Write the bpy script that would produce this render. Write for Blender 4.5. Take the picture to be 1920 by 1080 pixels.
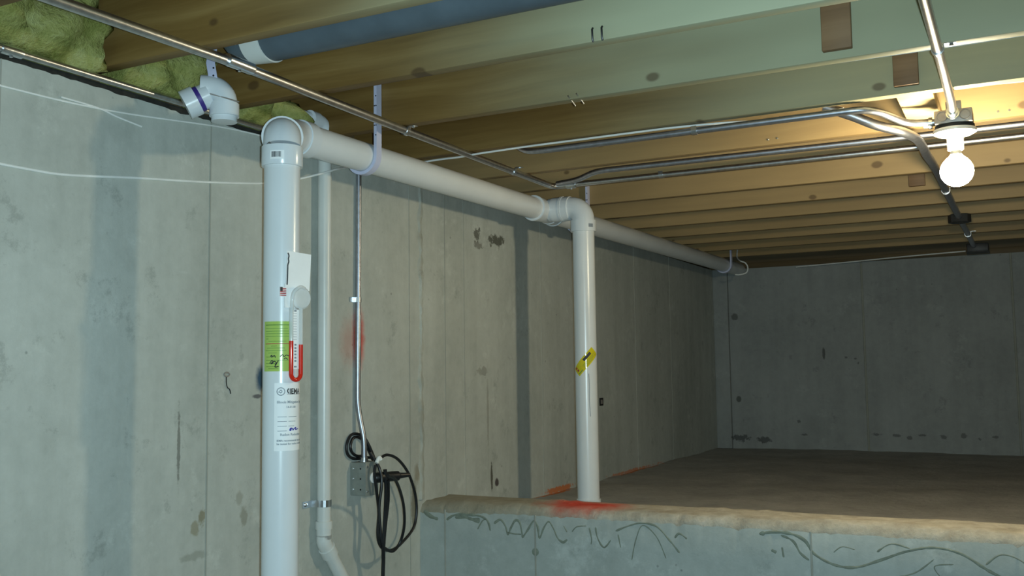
import bpy, bmesh, math, random
from mathutils import Vector, Matrix, noise
random.seed(7)
for o in list(bpy.data.objects):
    bpy.data.objects.remove(o)
SC = bpy.context.scene
COL = SC.collection
R = math.radians
O = Vector((0, 0, 1.6))          # eye height above the basement floor; coordinates below are relative to the eye

# ---------------------------------------------------------------- camera, light, exposure
f_px, yaw, pitch, roll = 1843.88, R(27.3606), R(4.819), R(-0.789)
fw = Vector((-math.sin(yaw)*math.cos(pitch), math.cos(yaw)*math.cos(pitch), math.sin(pitch)))
rt = Vector((math.cos(yaw), math.sin(yaw), 0)); up = rt.cross(fw)
r2 = rt*math.cos(roll)+up*math.sin(roll); u2 = -rt*math.sin(roll)+up*math.cos(roll)
cd = bpy.data.cameras.new('camera'); cam = bpy.data.objects.new('camera', cd); COL.objects.link(cam)
cd.sensor_width = 36.0; cd.lens = 36.0*f_px/1920; cd.clip_start = .02
cam.matrix_world = Matrix(((r2.x, u2.x, -fw.x, 0), (r2.y, u2.y, -fw.y, 0), (r2.z, u2.z, -fw.z, O.z), (0, 0, 0, 1)))
SC.camera = cam
W = bpy.data.worlds.new('world'); SC.world = W; W.use_nodes = True
W.node_tree.nodes['Background'].inputs[0].default_value = (.5, .6, .7, 1)
W.node_tree.nodes['Background'].inputs[1].default_value = 0.0
# the phone's own flash, beside the lens
fl = bpy.data.lights.new('phone_flash', 'SPOT'); fl.energy = 168; fl.color = (.65, .91, 1.0)
fl.shadow_soft_size = .012; fl.spot_size = R(125); fl.spot_blend = 1.0
fo = bpy.data.objects.new('phone_flash', fl); COL.objects.link(fo)
fo.matrix_world = cam.matrix_world @ Matrix.Translation((.03, .0, .0))
SC.view_settings.view_transform = 'Standard'; SC.view_settings.look = 'None'
SC.view_settings.exposure = 0.0; SC.view_settings.gamma = 1.0; SC.view_settings.use_curve_mapping = False
BULB = (1.0, .88, .60); BULB_S = 360

# ---------------------------------------------------------------- main dimensions
WX, FY, S, H = -1.945, 6.904, -.5615, .7405
WZ = .698; LY, LB, LZ = 3.02, 3.215, -.455; FL = -1.6; RX = 2.6; BY = -1.6

# ---------------------------------------------------------------- mesh helpers
def box(bm, a, b, bev=0):
    x0, y0, z0 = a; x1, y1, z1 = b
    r = bmesh.ops.create_cube(bm, size=1)
    for v in r['verts']:
        v.co = Vector(((x0+x1)/2+v.co.x*(x1-x0), (y0+y1)/2+v.co.y*(y1-y0), (z0+z1)/2+v.co.z*(z1-z0)))
    if bev:
        es = list({e for v in r['verts'] for e in v.link_edges})
        bmesh.ops.bevel(bm, geom=es, offset=bev, segments=2, affect='EDGES', profile=.5)

def tube(bm, pts, r, seg=16, cap=True, closed=False, flat=None):
    pts = [Vector(p) for p in pts]; n = len(pts)
    rs = r if isinstance(r, (list, tuple)) else [r]*n
    tans = []
    for i in range(n):
        a = pts[i-1] if i > 0 else (pts[-1] if closed else pts[0])
        b = pts[i+1] if i < n-1 else (pts[0] if closed else pts[-1])
        t = b-a
        if t.length < 1e-7: t = tans[-1] if tans else Vector((0, 0, 1))
        tans.append(t.normalized())
    t0 = tans[0]; ref = Vector((0, 0, 1)) if abs(t0.z) < .9 else Vector((1, 0, 0))
    nrm = t0.cross(ref).normalized(); rings = []
    for i in range(n):
        t = tans[i]; nrm = (nrm-t*nrm.dot(t)).normalized(); bn = t.cross(nrm)
        ring = []
        for k in range(seg):
            a = 2*math.pi*k/seg
            ca, sa = math.cos(a)*rs[i], math.sin(a)*rs[i]
            if flat: ca, sa = ca*flat[0], sa*flat[1]
            ring.append(bm.verts.new(pts[i]+nrm*ca+bn*sa))
        rings.append(ring)
    m = n if closed else n-1
    for i in range(m):
        A, B = rings[i], rings[(i+1) % n]
        for k in range(seg):
            bm.faces.new((A[k], A[(k+1) % seg], B[(k+1) % seg], B[k]))
    if cap and not closed:
        bm.faces.new(list(reversed(rings[0]))); bm.faces.new(rings[-1])

def steps(bm, pts, prof, seg=24):
    """turned profile along a straight line: prof = [(t, radius), ...] with t in metres from pts[0]"""
    a, b = Vector(pts[0]), Vector(pts[1]); d = (b-a).normalized()
    P, Q = [], []
    last = None
    for t, r in prof:
        if last is not None and abs(t-last) < 1e-6: t = last+1e-5
        P.append(a+d*t); Q.append(r); last = t
    tube(bm, P, Q, seg)

def arc(c, u, v, rad, a0, a1, n=10):
    c, u, v = Vector(c), Vector(u), Vector(v)
    return [c+u*rad*math.cos(a0+(a1-a0)*i/n)+v*rad*math.sin(a0+(a1-a0)*i/n) for i in range(n+1)]

def spline(pts, n=8, closed=False):
    P = [Vector(p) for p in pts]; out = []; m = len(P)
    for i in range(m if closed else m-1):
        p0 = P[(i-1) % m] if closed else P[max(i-1, 0)]; p1 = P[i]; p2 = P[(i+1) % m]; p3 = P[(i+2) % m] if closed else P[min(i+2, m-1)]
        for k in range(n):
            t = k/n
            out.append(.5*((2*p1)+(p2-p0)*t+(2*p0-5*p1+4*p2-p3)*t*t+(3*p1-p0-3*p2+p3)*t**3))
    if not closed: out.append(P[-1])
    return out

def fillet(pts, rad, n=6):
    P = [Vector(p) for p in pts]; out = [P[0]]
    for i in range(1, len(P)-1):
        a = (P[i-1]-P[i]); b = (P[i+1]-P[i]); d = min(rad, a.length*.45, b.length*.45)
        a, b = P[i]+a.normalized()*d, P[i]+b.normalized()*d
        for k in range(n+1):
            t = k/n; out.append(a*(1-t)**2+P[i]*2*t*(1-t)+b*t*t)
    out.append(P[-1]); return out

def strip(bm, pts, width_dir, w, th_fn=None, th=.002):
    """flat strap following pts; width_dir = vector across it"""
    P = [Vector(p) for p in pts]; wd = Vector(width_dir).normalized(); rows = []
    for i, p in enumerate(P):
        t = (P[min(i+1, len(P)-1)]-P[max(i-1, 0)]).normalized(); nn = t.cross(wd).normalized()
        rows.append([bm.verts.new(p+wd*sx*w/2+nn*sn*th/2) for sx, sn in ((-1, -1), (1, -1), (1, 1), (-1, 1))])
    for a, b in zip(rows, rows[1:]):
        for k in range(4): bm.faces.new((a[k], a[(k+1) % 4], b[(k+1) % 4], b[k]))
    bm.faces.new(list(reversed(rows[0]))); bm.faces.new(rows[-1])

ORG = {}
def bbase(bm):
    xs = [v.co.x for v in bm.verts]; ys = [v.co.y for v in bm.verts]; zs = [v.co.z for v in bm.verts]
    return Vector(((min(xs)+max(xs))/2, (min(ys)+max(ys))/2, min(zs)))

def obj(name, bm, mat, parent=None, smooth=True, angle=35):
    org = ORG[parent.name] if parent else bbase(bm)
    bmesh.ops.recalc_face_normals(bm, faces=bm.faces)
    for v in bm.verts: v.co -= org
    me = bpy.data.meshes.new(name); bm.to_mesh(me); bm.free()
    if smooth:
        for p in me.polygons: p.use_smooth = True
        me.set_sharp_from_angle(angle=R(angle))
    for m in (mat if isinstance(mat, list) else [mat]): me.materials.append(m)
    o = bpy.data.objects.new(name, me); COL.objects.link(o)
    if parent: o.parent = parent
    else: o.location = org+O
    ORG[o.name] = org
    return o

def thing(name, label, cat, org, group=None):
    o = bpy.data.objects.new(name, None); COL.objects.link(o); o.empty_display_size = .05
    o.location = Vector(org)+O; ORG[o.name] = Vector(org)
    return tag(o, label, cat, group)

def tag(o, label, cat, group=None):
    o['label'] = label; o['category'] = cat
    if group: o['group'] = group
    return o

def struct(o, label=None):
    o['kind'] = 'structure'
    if label: o['label'] = label
    return o
NB = bmesh.new

# ---------------------------------------------------------------- materials
class NT:
    def __init__(s, name):
        s.m = bpy.data.materials.new(name); s.m.use_nodes = True; s.t = s.m.node_tree
        s.b = s.t.nodes['Principled BSDF']
    def n(s, typ, **kw):
        x = s.t.nodes.new(typ)
        for k, v in kw.items():
            if k.startswith('i_'):
                key = k[2:]; key = int(key) if key.isdigit() else key.replace('_', ' ')
                s.put(x.inputs[key], v)
            else: setattr(x, k, v)
        return x
    def put(s, inp, v):
        if isinstance(v, bpy.types.NodeSocket): s.t.links.new(v, inp)
        else: inp.default_value = v
    def math(s, op, a, b=0.0, c=0.0, clamp=False):
        x = s.n('ShaderNodeMath', operation=op); x.use_clamp = clamp
        s.put(x.inputs[0], a); s.put(x.inputs[1], b); s.put(x.inputs[2], c)
        return x.outputs[0]
    def vec(s, op, a, b):
        x = s.n('ShaderNodeVectorMath', operation=op); s.put(x.inputs[0], a); s.put(x.inputs[1], b)
        return x.outputs['Value'] if op in ('LENGTH', 'DISTANCE', 'DOT_PRODUCT') else x.outputs[0]
    def mix(s, fac, a, b, blend='MIX'):
        x = s.n('ShaderNodeMix', data_type='RGBA', blend_type=blend)
        s.put(x.inputs[0], fac); s.put(x.inputs[6], a); s.put(x.inputs[7], b)
        return x.outputs[2]
    def ramp(s, fac, stops, interp='LINEAR'):
        x = s.n('ShaderNodeValToRGB'); s.put(x.inputs[0], fac); x.color_ramp.interpolation = interp
        e = x.color_ramp.elements
        while len(e) < len(stops): e.new(.5)
        for k, (p, c) in enumerate(stops): e[k].position = p; e[k].color = (*c, 1) if len(c) == 3 else c
        return x.outputs[0]
    def noise(s, vec, scale, detail=4, rough=.55):
        x = s.n('ShaderNodeTexNoise'); s.put(x.inputs['Vector'], vec); x.inputs['Scale'].default_value = scale
        x.inputs['Detail'].default_value = detail; x.inputs['Roughness'].default_value = rough
        return x.outputs[0]
    def step(s, v, a, b):
        x = s.n('ShaderNodeMapRange', interpolation_type='SMOOTHSTEP'); s.put(x.inputs[0], v)
        x.inputs[1].default_value = a; x.inputs[2].default_value = b
        return x.outputs[0]
    def pos(s): return s.vec('SUBTRACT', s.n('ShaderNodeNewGeometry').outputs['Position'], tuple(O))
    def bump(s, h, strength, dist=.01):
        x = s.n('ShaderNodeBump'); x.inputs['Strength'].default_value = strength; x.inputs['Distance'].default_value = dist
        s.put(x.inputs['Height'], h); s.t.links.new(x.outputs[0], s.b.inputs['Normal'])
    def set(s, **kw):
        for k, v in kw.items():
            key = {'col': 'Base Color', 'rough': 'Roughness', 'metal': 'Metallic', 'spec': 'Specular IOR Level', 'trans': 'Transmission Weight',
                   'coat': 'Coat Weight', 'ior': 'IOR', 'ec': 'Emission Color', 'es': 'Emission Strength', 'alpha': 'Alpha'}[k]
            if isinstance(v, tuple) and len(v) == 3: v = (*v, 1)
            s.put(s.b.inputs[key], v)
        return s.m

def blob(t, P, c, rad, nz, amp=.5, soft=.5):
    d = t.vec('LENGTH', t.vec('DIVIDE', t.vec('SUBTRACT', P, tuple(c)), tuple(rad)), (0, 0, 0))
    d = t.math('ADD', d, t.math('MULTIPLY', t.math('SUBTRACT', nz, .5), amp*2))
    return t.step(d, 1.0, 1.0-soft)

def concrete(name, dark, mid, light, stains=(), rough=.75, streak=0.35, speck=True, spec=.3):
    t = NT(name); P = t.pos()
    big = t.noise(P, 1.3, 5, .6); fine = t.noise(P, 26, 6, .65)
    vs = t.noise(t.vec('MULTIPLY', P, (9, 9, .9)), 1.0, 4, .6)
    v = t.math('ADD', t.math('MULTIPLY', big, .5), t.math('ADD', t.math('MULTIPLY', vs, streak), t.math('MULTIPLY', fine, .25)))
    col = t.ramp(v, [(.33, dark), (.55, mid), (.78, light)])
    mn = t.math('ADD', t.math('MULTIPLY', t.noise(P, 42, 5, .75), .7), t.math('MULTIPLY', t.noise(P, 11, 3, .7), .3))
    if speck:   # bug holes and small dark flecks
        vo = t.n('ShaderNodeTexVoronoi'); t.put(vo.inputs['Vector'], P); vo.inputs['Scale'].default_value = 13
        sel = t.step(t.noise(P, 3.1, 2), .53, .60)
        sp = t.math('MULTIPLY', t.step(vo.outputs['Distance'], .075, .035), sel)
        col = t.mix(t.math('MULTIPLY', sp, .55), col, (*[c*.4 for c in dark], 1))
        pt = t.step(t.noise(P, 7.5, 8, .78), .57, .68)
        col = t.mix(t.math('MULTIPLY', pt, .45), col, (*[c*.72 for c in dark], 1))
        pl = t.step(t.noise(t.vec('ADD', P, (5.3, 2.1, 7.7)), 5.0, 8, .75), .56, .68)
        col = t.mix(t.math('MULTIPLY', pl, .35), col, (*[min(1, c*1.15) for c in light], 1))
    for st in stains:
        c, rad, color, k = st[:4]; amp = st[4] if len(st) > 4 else .5; soft = st[5] if len(st) > 5 else .5
        col = t.mix(t.math('MULTIPLY', blob(t, P, c, rad, mn, amp, soft), k), col, (*color, 1))
    t.bump(t.math('ADD', t.math('MULTIPLY', fine, .6), t.math('MULTIPLY', mn, .4)), .35, .006)
    return t.set(col=col, rough=rough, spec=spec)

RED = (.66, .06, .035); ORG_C = (.62, .19, .05)
GREY = ((.34, .36, .325), (.49, .51, .465), (.62, .64, .59))
M = {}
M['wall'] = concrete('concrete_wall', *GREY, stains=[
    ((WX, 2.650, .115), (.1, .046, .14), RED, .95, .3, .75), ((WX, 2.60, .10), (.1, .075, .12), (.5, .16, .10), .4, .5, .9),
    ((WX, 3.455, .555), (.1, .030, .032), (.07, .07, .05), .8, 2.2, .3), ((WX, 3.63, .548), (.1, .070, .030), (.06, .06, .04), .85, 2.0, .3),
    ((WX, 3.47, .515), (.1, .04, .018), (.10, .09, .07), .6, 2.4, .3),
    ((WX, 3.53, -.18), (.1, .012, .20), (.22, .20, .15), .45, 1.0, .6), ((WX, 3.556, -.43), (.1, .010, .07), (.06, .05, .03), .85, .8, .4),
    ((WX, 3.60, -.455), (.1, .02, .02), (.05, .03, .03), .9, .4, .4), ((WX, 3.49, .0), (.1, .05, .02), (.2, .19, .16), .5, 2.4, .3),
    ((WX, 1.876, -.18), (.1, .007, .11), (.14, .14, .12), .7, 1.2, .5), ((WX, 1.962, -.372), (.1, .018, .028), (.2, .17, .08), .7, 1.2, .5),
    ((WX, 1.935, -.40), (.1, .018, .025), (.25, .22, .12), .6, 1.2, .5), ((WX, 2.12, -.39), (.1, .018, .032), (.25, .24, .18), .6, 1.2, .5),
    ((WX, 1.93, -.47), (.1, .06, .014), (.26, .27, .22), .5, 1.4, .5), ((WX, 2.10, -.34), (.1, .016, .022), (.28, .27, .21), .5, 1.2, .5),
    ((WX, 2.185, -.012), (.1, .032, .05), (.015, .07, .14), .95, .35, .6), ((WX, 2.168, -.062), (.1, .022, .008), (.06, .06, .08), .8, .6, .5),
    ((WX, 1.885, .27), (.1, .03, .006), (.62, .64, .6), .35, .3, .9),
    ((WX, 2.98, -.47), (.1, .03, .10), (.13, .11, .06), .7, .7, .6), ((WX, 3.0, -.36), (.1, .025, .05), (.2, .16, .09), .6, .7, .6),
    ((WX, 4.2, -.55), (.1, .17, .016), ORG_C, .9, 1.6, .4), ((WX, 5.2, -.555), (.1, .4, .010), ORG_C, .7, 2.2, .4),
])
M['seam'] = concrete('concrete_seam', (.25, .255, .22), (.35, .355, .31), (.48, .48, .43), speck=False)
M['joint'] = concrete('concrete_rough_joint', (.24, .25, .22), (.42, .43, .38), (.66, .68, .62), speck=True)
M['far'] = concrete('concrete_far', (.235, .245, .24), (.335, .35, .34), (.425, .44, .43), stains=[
    ((-1.79, FY, -.49), (.06, .1, .03), (.05, .05, .05), .7, 2.5, .3), ((-1.62, FY, -.50), (.05, .1, .022), (.05, .05, .05), .7, 2.2, .3),
    ((-1.2, FY, .09), (.012, .1, .05), (.08, .08, .075), .8, .5, .4), *[((x, FY, z), (rx, .1, rz), (.07, .07, .07), .6, 2.0, .4) for x, z, rx, rz in [(-0.88, -0.45, 0.03, 0.012), (-0.76, -0.455, 0.035, 0.01), (-0.68, -0.47, 0.018, 0.014), (-0.6, -0.45, 0.03, 0.01), (-0.48, -0.46, 0.025, 0.016), (-0.36, -0.45, 0.02, 0.02), (-0.27, -0.47, 0.012, 0.012), (-0.18, -0.455, 0.02, 0.01), (-1.35, -0.46, 0.03, 0.008), (-1.0, 0.05, 0.012, 0.008), (-1.06, 0.06, 0.012, 0.01), (-0.98, 0.02, 0.009, 0.009), (-1.38, -0.37, 0.014, 0.012)]],
    ((-1.8, FY, .36), (.03, .1, .03), (.08, .09, .08), .7, .7, .4),
    ((-1.79, FY, -.22), (.022, .1, .025), (.08, .09, .08), .8, .6, .4)])
M['ledge'] = concrete('concrete_ledge', (.34, .37, .345), (.48, .52, .49), (.60, .64, .61), streak=.15)
t = NT('concrete_ledge_top'); P = t.pos()
nz = t.noise(P, 14, 6, .7); col = t.ramp(nz, [(.3, (.30, .27, .215)), (.55, (.45, .42, .35)), (.75, (.58, .55, .48))])
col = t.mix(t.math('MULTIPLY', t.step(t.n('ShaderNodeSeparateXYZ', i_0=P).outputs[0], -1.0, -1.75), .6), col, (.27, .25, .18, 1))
col = t.mix(t.math('MULTIPLY', blob(t, P, (-1.34, 3.12, LZ), (.21, .14, .1), nz, .35, .75), .95), col, (*RED, 1))
t.bump(nz, .8, .012); M['ledge_top'] = t.set(col=col, rough=.85, spec=.2)
t = NT('slab_dirt'); P = t.pos()
nz = t.noise(P, 3.5, 7, .65); nf = t.noise(P, 30, 5, .7)
col = t.ramp(t.math('ADD', t.math('MULTIPLY', nz, .7), t.math('MULTIPLY', nf, .3)), [(.3, (.27, .26, .24)), (.55, (.41, .395, .365)), (.75, (.54, .52, .48))])
col = t.mix(t.math('MULTIPLY', blob(t, P, (WX, 4.15, S), (.03, .24, .1), nf, 1.3, .4), .95), col, (*ORG_C, 1))
col = t.mix(t.math('MULTIPLY', blob(t, P, (WX, 5.25, S), (.02, .40, .1), nf, 1.8, .4), .9), col, (*ORG_C, 1))
t.bump(t.math('ADD', nz, nf), .5, .02); M['slab'] = t.set(col=col, rough=.8, spec=.25)
M['floor'] = concrete('concrete_floor', (.22, .22, .20), (.30, .30, .27), (.37, .37, .33))

def wood(name, a, b, c, tone_mix=.5, knots=True, rough=.6):
    t = NT(name); P = t.pos(); rnd = t.n('ShaderNodeObjectInfo').outputs['Random']
    sp = t.n('ShaderNodeSeparateXYZ', i_0=P)
    off = t.n('ShaderNodeCombineXYZ', i_0=t.math('MULTIPLY', rnd, 31.0), i_1=t.math('MULTIPLY', rnd, 53.0), i_2=t.math('MULTIPLY', rnd, 17.0)).outputs[0]
    Q = t.vec('ADD', P, off)
    wob = t.noise(t.vec('MULTIPLY', Q, (1.2, 2, 3)), 1.5, 3)
    g = t.noise(t.vec('ADD', t.vec('MULTIPLY', Q, (.9, 22, 22)), t.n('ShaderNodeCombineXYZ', i_2=t.math('MULTIPLY', wob, 1.3)).outputs[0]), 1.0, 5, .6)
    col = t.ramp(g, [(.28, a), (.52, b), (.75, c)])
    tone = t.noise(t.vec('MULTIPLY', Q, (.8, .5, 2.5)), 1.0, 3)
    # near joists: brown over the wall, mixed to grey-green further out
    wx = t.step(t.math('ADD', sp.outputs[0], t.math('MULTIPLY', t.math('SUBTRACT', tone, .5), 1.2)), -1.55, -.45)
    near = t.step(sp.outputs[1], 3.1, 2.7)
    col = t.mix(t.math('MULTIPLY', t.math('MULTIPLY', wx, near), tone_mix), col, (.40, .43, .30, 1))
    # tan mixed in from the lamp onwards, making those joists paler
    pale = t.math('MULTIPLY', t.step(sp.outputs[1], 3.0, 3.4), .6 if tone_mix else 0.0)
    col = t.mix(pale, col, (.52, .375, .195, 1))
    col = t.mix(1.0, col, t.ramp(tone, [(.3, (.78, .76, .72)), (.7, (1.12, 1.1, 1.08))]), 'MULTIPLY')
    if knots:
        vo = t.n('ShaderNodeTexVoronoi', voronoi_dimensions='2D'); vo.inputs['Scale'].default_value = 1.0
        t.put(vo.inputs['Vector'], t.n('ShaderNodeCombineXYZ', i_0=t.math('ADD', t.math('MULTIPLY', sp.outputs[0], 2.6), t.math('MULTIPLY', rnd, 91.0)), i_1=t.math('ADD', t.math('MULTIPLY', sp.outputs[2], 4.0), t.math('MULTIPLY', rnd, 37.0))).outputs[0])
        d = t.math('ADD', vo.outputs['Distance'], t.math('MULTIPLY', t.math('SUBTRACT', wob, .5), .15))
        col = t.mix(t.math('MULTIPLY', t.step(d, .050, .020), .65), col, (.07, .035, .016, 1))
    t.bump(g, .15, .003)
    return t.set(col=col, rough=rough, spec=.35)
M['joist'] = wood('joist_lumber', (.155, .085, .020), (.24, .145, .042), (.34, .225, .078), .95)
M['block'] = wood('block_lumber', (.16, .095, .05), (.24, .145, .075), (.31, .20, .11), 0, False)
M['board'] = wood('pale_board', (.50, .37, .19), (.60, .46, .25), (.68, .54, .32), 0, False)
M['subfloor'] = wood('subfloor_sheathing', (.24, .16, .08), (.34, .24, .12), (.42, .31, .17), 0, False)
M['sill'] = wood('sill_plate', (.12, .085, .04), (.17, .12, .06), (.22, .16, .08), 0, False)

def simple(name, col, rough=.5, metal=0, var=.12, scale=40, bump=0, spec=.5, coat=0):
    t = NT(name); P = t.pos(); nz = t.noise(P, scale, 4)
    lo = tuple(c*(1-var) for c in col); hi = tuple(min(1, c*(1+var)) for c in col)
    if bump: t.bump(nz, bump, .003)
    return t.set(col=t.ramp(nz, [(.3, lo), (.7, hi)]), rough=rough, metal=metal, spec=spec, coat=coat)
M['pvc'] = simple('white_pvc', (.74, .77, .785), .25, 0, .03, 6)
M['pvc_fit'] = simple('white_pvc_fitting', (.72, .76, .79), .22, 0, .03, 8)
M['pvc_old'] = simple('ivory_pvc', (.70, .72, .69), .32, 0, .05, 8)
M['strap'] = simple('lavender_hanger_plastic', (.60, .62, .80), .4, 0, .05, 20)
M['abs'] = simple('slate_pipe', (.085, .115, .14), .45, 0, .15, 9)
M['emt'] = simple('galvanised_conduit', (.60, .60, .60), .34, 1, .15, 60)
M['emt_dull'] = simple('dull_conduit', (.44, .46, .52), .40, 1, .15, 60)
M['zinc'] = simple('zinc_strap', (.68, .72, .76), .30, 1, .12, 50)
M['boxsteel'] = simple('box_steel', (.34, .31, .28), .5, .35, .15, 40)
M['boxpaint'] = simple('grey_outlet_box', (.30, .325, .30), .42, .3, .12, 40)
M['sealer'] = simple('dark_sill_foam', (.022, .022, .018), .9, 0, .4, 60)
M['darkbox'] = simple('dark_steel', (.05, .05, .05), .5, .3)
M['hole'] = simple('dark_hole', (.012, .012, .012), .8)
M['black'] = simple('black_rubber', (.008, .009, .011), .42, 0, .2, 30)
M['cable'] = simple('white_cable', (.88, .89, .86), .5, 0, .06, 20)
M['primer'] = simple('purple_primer', (.055, .03, .25), .5, 0, .2, 40)
M['porcelain'] = simple('white_porcelain', (.80, .78, .74), .3, 0, .03, 20)
M['paper'] = simple('white_paper', (.93, .94, .94), .55, 0, .03, 20)
M['green_label'] = simple('green_label', (.43, .60, .13), .22, 0, .04, 20)
M['yellow_label'] = simple('yellow_label', (.68, .58, .02), .15, 0, .05, 20)
M['ink'] = simple('black_ink', (.03, .035, .04), .6)
M['ink_grey'] = simple('grey_ink', (.25, .29, .33), .6)
M['ink_green'] = simple('dark_green_ink', (.12, .26, .05), .6)
M['ink_blue'] = simple('blue_ink', (.03, .03, .35), .6)
M['ink_red'] = simple('red_ink', (.45, .04, .05), .6)
M['mark'] = simple('dried_adhesive', (.22, .25, .20), .7, 0, .2, 60)
M['fluid'] = simple('red_fluid', (.70, .03, .015), .12, 0, .05, 20)
t = NT('clear_tube'); M['clear'] = t.set(col=t.ramp(t.noise(t.pos(), 30, 2), [(.3, (.85, .9, .9)), (.7, (.95, .97, .97))]), rough=.08, alpha=.42)
t = NT('clear_housing'); M['clear_h'] = t.set(col=t.ramp(t.noise(t.pos(), 30, 2), [(.3, (.85, .9, .9)), (.7, (.95, .97, .97))]), rough=.08, alpha=.55)
t = NT('insulation'); P = t.pos()
nz = t.noise(P, 12, 6, .6); nf = t.noise(P, 70, 5, .75)
t.bump(t.math('ADD', nz, nf), .8, .02)
M['insul'] = t.set(col=t.ramp(t.math('ADD', t.math('MULTIPLY', nz, .65), t.math('MULTIPLY', nf, .35)), [(.35, (.22, .25, .06)), (.52, (.44, .45, .15)), (.68, (.60, .62, .28))]), rough=.95, spec=.05)
t = NT('lit_bulb_glass'); t.noise(t.pos(), 3, 1)
M['bulb'] = t.set(col=(.9, .9, .88), ec=BULB, es=BULB_S, rough=.3)

# ---------------------------------------------------------------- setting
bm = NB(); box(bm, (-2.15, BY, FL), (WX, FY+.2, WZ)); wall_left = struct(obj('wall_left', bm, M['wall'], smooth=False), 'poured concrete foundation wall with vertical form seams')
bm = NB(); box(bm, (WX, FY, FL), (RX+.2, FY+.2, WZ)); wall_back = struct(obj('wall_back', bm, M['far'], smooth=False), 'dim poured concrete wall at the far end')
bm = NB(); box(bm, (RX, BY, FL), (RX+.2, FY, WZ)); struct(obj('wall_right', bm, M['wall'], smooth=False))
bm = NB(); box(bm, (WX, BY-.2, FL), (RX+.2, BY, WZ)); struct(obj('wall_front', bm, M['wall'], smooth=False))
bm = NB(); box(bm, (WX, BY, FL-.1), (RX, LB+.02, FL)); struct(obj('floor', bm, M['floor'], smooth=False), 'grey concrete basement floor')

# raised crawl space slab, rough
bm = NB(); nx, ny = 60, 50; grid = []
for j in range(ny+1):
    row = []
    for i in range(nx+1):
        x = WX+(RX-WX)*i/nx; y = LB-.02+(FY-LB+.02)*j/ny
        z = S+.012*noise.noise((x*2.1, y*2.1, 0))+.006*noise.noise((x*7, y*7, 3))
        row.append(bm.verts.new((x, y, z)))
    grid.append(row)
for j in range(ny):
    for i in range(nx): bm.faces.new((grid[j][i], grid[j][i+1], grid[j+1][i+1], grid[j+1][i]))
e = [x for x in bm.edges if x.is_boundary]
r = bmesh.ops.extrude_edge_only(bm, edges=e)
for v in r['geom']:
    if isinstance(v, bmesh.types.BMVert): v.co.z = S-.1
struct(obj('floor_crawlspace', bm, M['slab']), 'dark dirty slab of the raised crawl space')

# low dividing wall with a rough chipped top
def top_noise(x, y): return .007*noise.noise((x*9, y*9, 1))+.004*noise.noise((x*31, y*31, 2))
bm = NB(); xs = [WX+(RX-WX)*i/420 for i in range(421)]
prof = []
for x in xs:
    chip = .010*max(0, noise.noise((x*13, 0, 7)))+.016*max(0, noise.noise((x*37, 2, 7)))+.008*max(0, noise.noise((x*83, 5, 7)))
    yb = LB+.012*noise.noise((x*5, 9, 4))
    sag = .012*max(0, (-1.55-x)/.4)
    pr = [(LY, FL), (LY, LZ-.13), (LY+.001*noise.noise((x*20, 1, 1)), LZ-.030-chip*.8-sag), (LY+.012+chip*.9, LZ-.006-chip*.15-sag)]
    for k in range(1, 6):
        y = LY+.012+(yb-LY-.012)*k/6; pr.append((y, LZ+top_noise(x, y)-sag*.6))
    pr += [(yb, LZ-.004), (yb+.006, LZ-.03), (yb+.006, FL)]
    prof.append([bm.verts.new((x, y, z)) for y, z in pr])
for a, b in zip(prof, prof[1:]):
    for k in range(len(a)-1):
        fc = bm.faces.new((a[k], b[k], b[k+1], a[k+1])); fc.material_index = 1 if 2 <= k <= 8 else 0
bm.faces.new(prof[0]); bm.faces.new(list(reversed(prof[-1])))
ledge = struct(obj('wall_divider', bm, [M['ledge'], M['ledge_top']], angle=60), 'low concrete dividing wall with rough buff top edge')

# form seams
def seam(parent, pts, w, h, mat, normal, rough=0):
    bm = NB(); n = Vector(normal); P = [Vector(p) for p in pts]; a, b = P; L = (b-a).length; N = max(2, int(L/.012)) if rough else 1
    side = (b-a).normalized().cross(n)
    rows = []
    for i in range(N+1):
        p = a+(b-a)*i/N
        k = 1+rough*noise.noise(p*23) if rough else 1; k2 = 1+rough*1.3*noise.noise(p*41+Vector((3, 3, 3))) if rough else 1
        sh = side*(rough*w*.35*noise.noise(p*17+Vector((9, 1, 4))))
        rows.append([bm.verts.new(p+sh+side*sg*w/2*k+n*hh*max(.15, k2)) for sg, hh in ((-1, -.001), (-.45, h), (.45, h), (1, -.001))])
    for r0, r1 in zip(rows, rows[1:]):
        for k in range(3): bm.faces.new((r0[k], r0[k+1], r1[k+1], r1[k]))
    return obj('form_seam', bm, mat, parent)
nX = (1, 0, 0); nY = (0, -1, 0)
for y, w, h, z0 in ((1.975, .007, .0025, FL), (2.955, .006, .002, FL), (3.20, .006, .002, S), (3.345, .005, .0016, S), (4.045, .006, .002, S),
                    (4.65, .005, .0016, S), (5.27, .006, .002, S), (5.9, .005, .002, S), (1.35, .006, .002, FL), (.75, .006, .002, FL)):
    seam(wall_left, ((WX, y, z0), (WX, y, WZ)), w, h, M['seam'], nX)
seam(wall_left, ((WX, 3.03, LZ), (WX, 3.03, WZ)), .032, .006, M['joint'], nX, .8)
for x in (-.935, -.04, .86, 1.76): seam(wall_back, ((x, FY, S), (x, FY, WZ)), .016, .004, M['seam'], nY)
bm = NB(); box(bm, (WX, FY-.03, S), (-1.84, FY+.01, WZ), .004); obj('pilaster', bm, M['far'], wall_back)
for x in (-1.842, -1.488, -.583, .35, 1.3): seam(ledge, ((x, LY, FL), (x, LY, LZ-.03)), .008, .002, M['seam'], nY)
def disc(name, parent, c, n, r, h, mat, seg=14):
    bm = NB(); c, n = Vector(c), Vector(n); steps(bm, (c-n*.001, c+n), [(0, r), (h, r), (h+.001, r*.75)], seg); return obj(name, bm, mat, parent)
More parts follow.
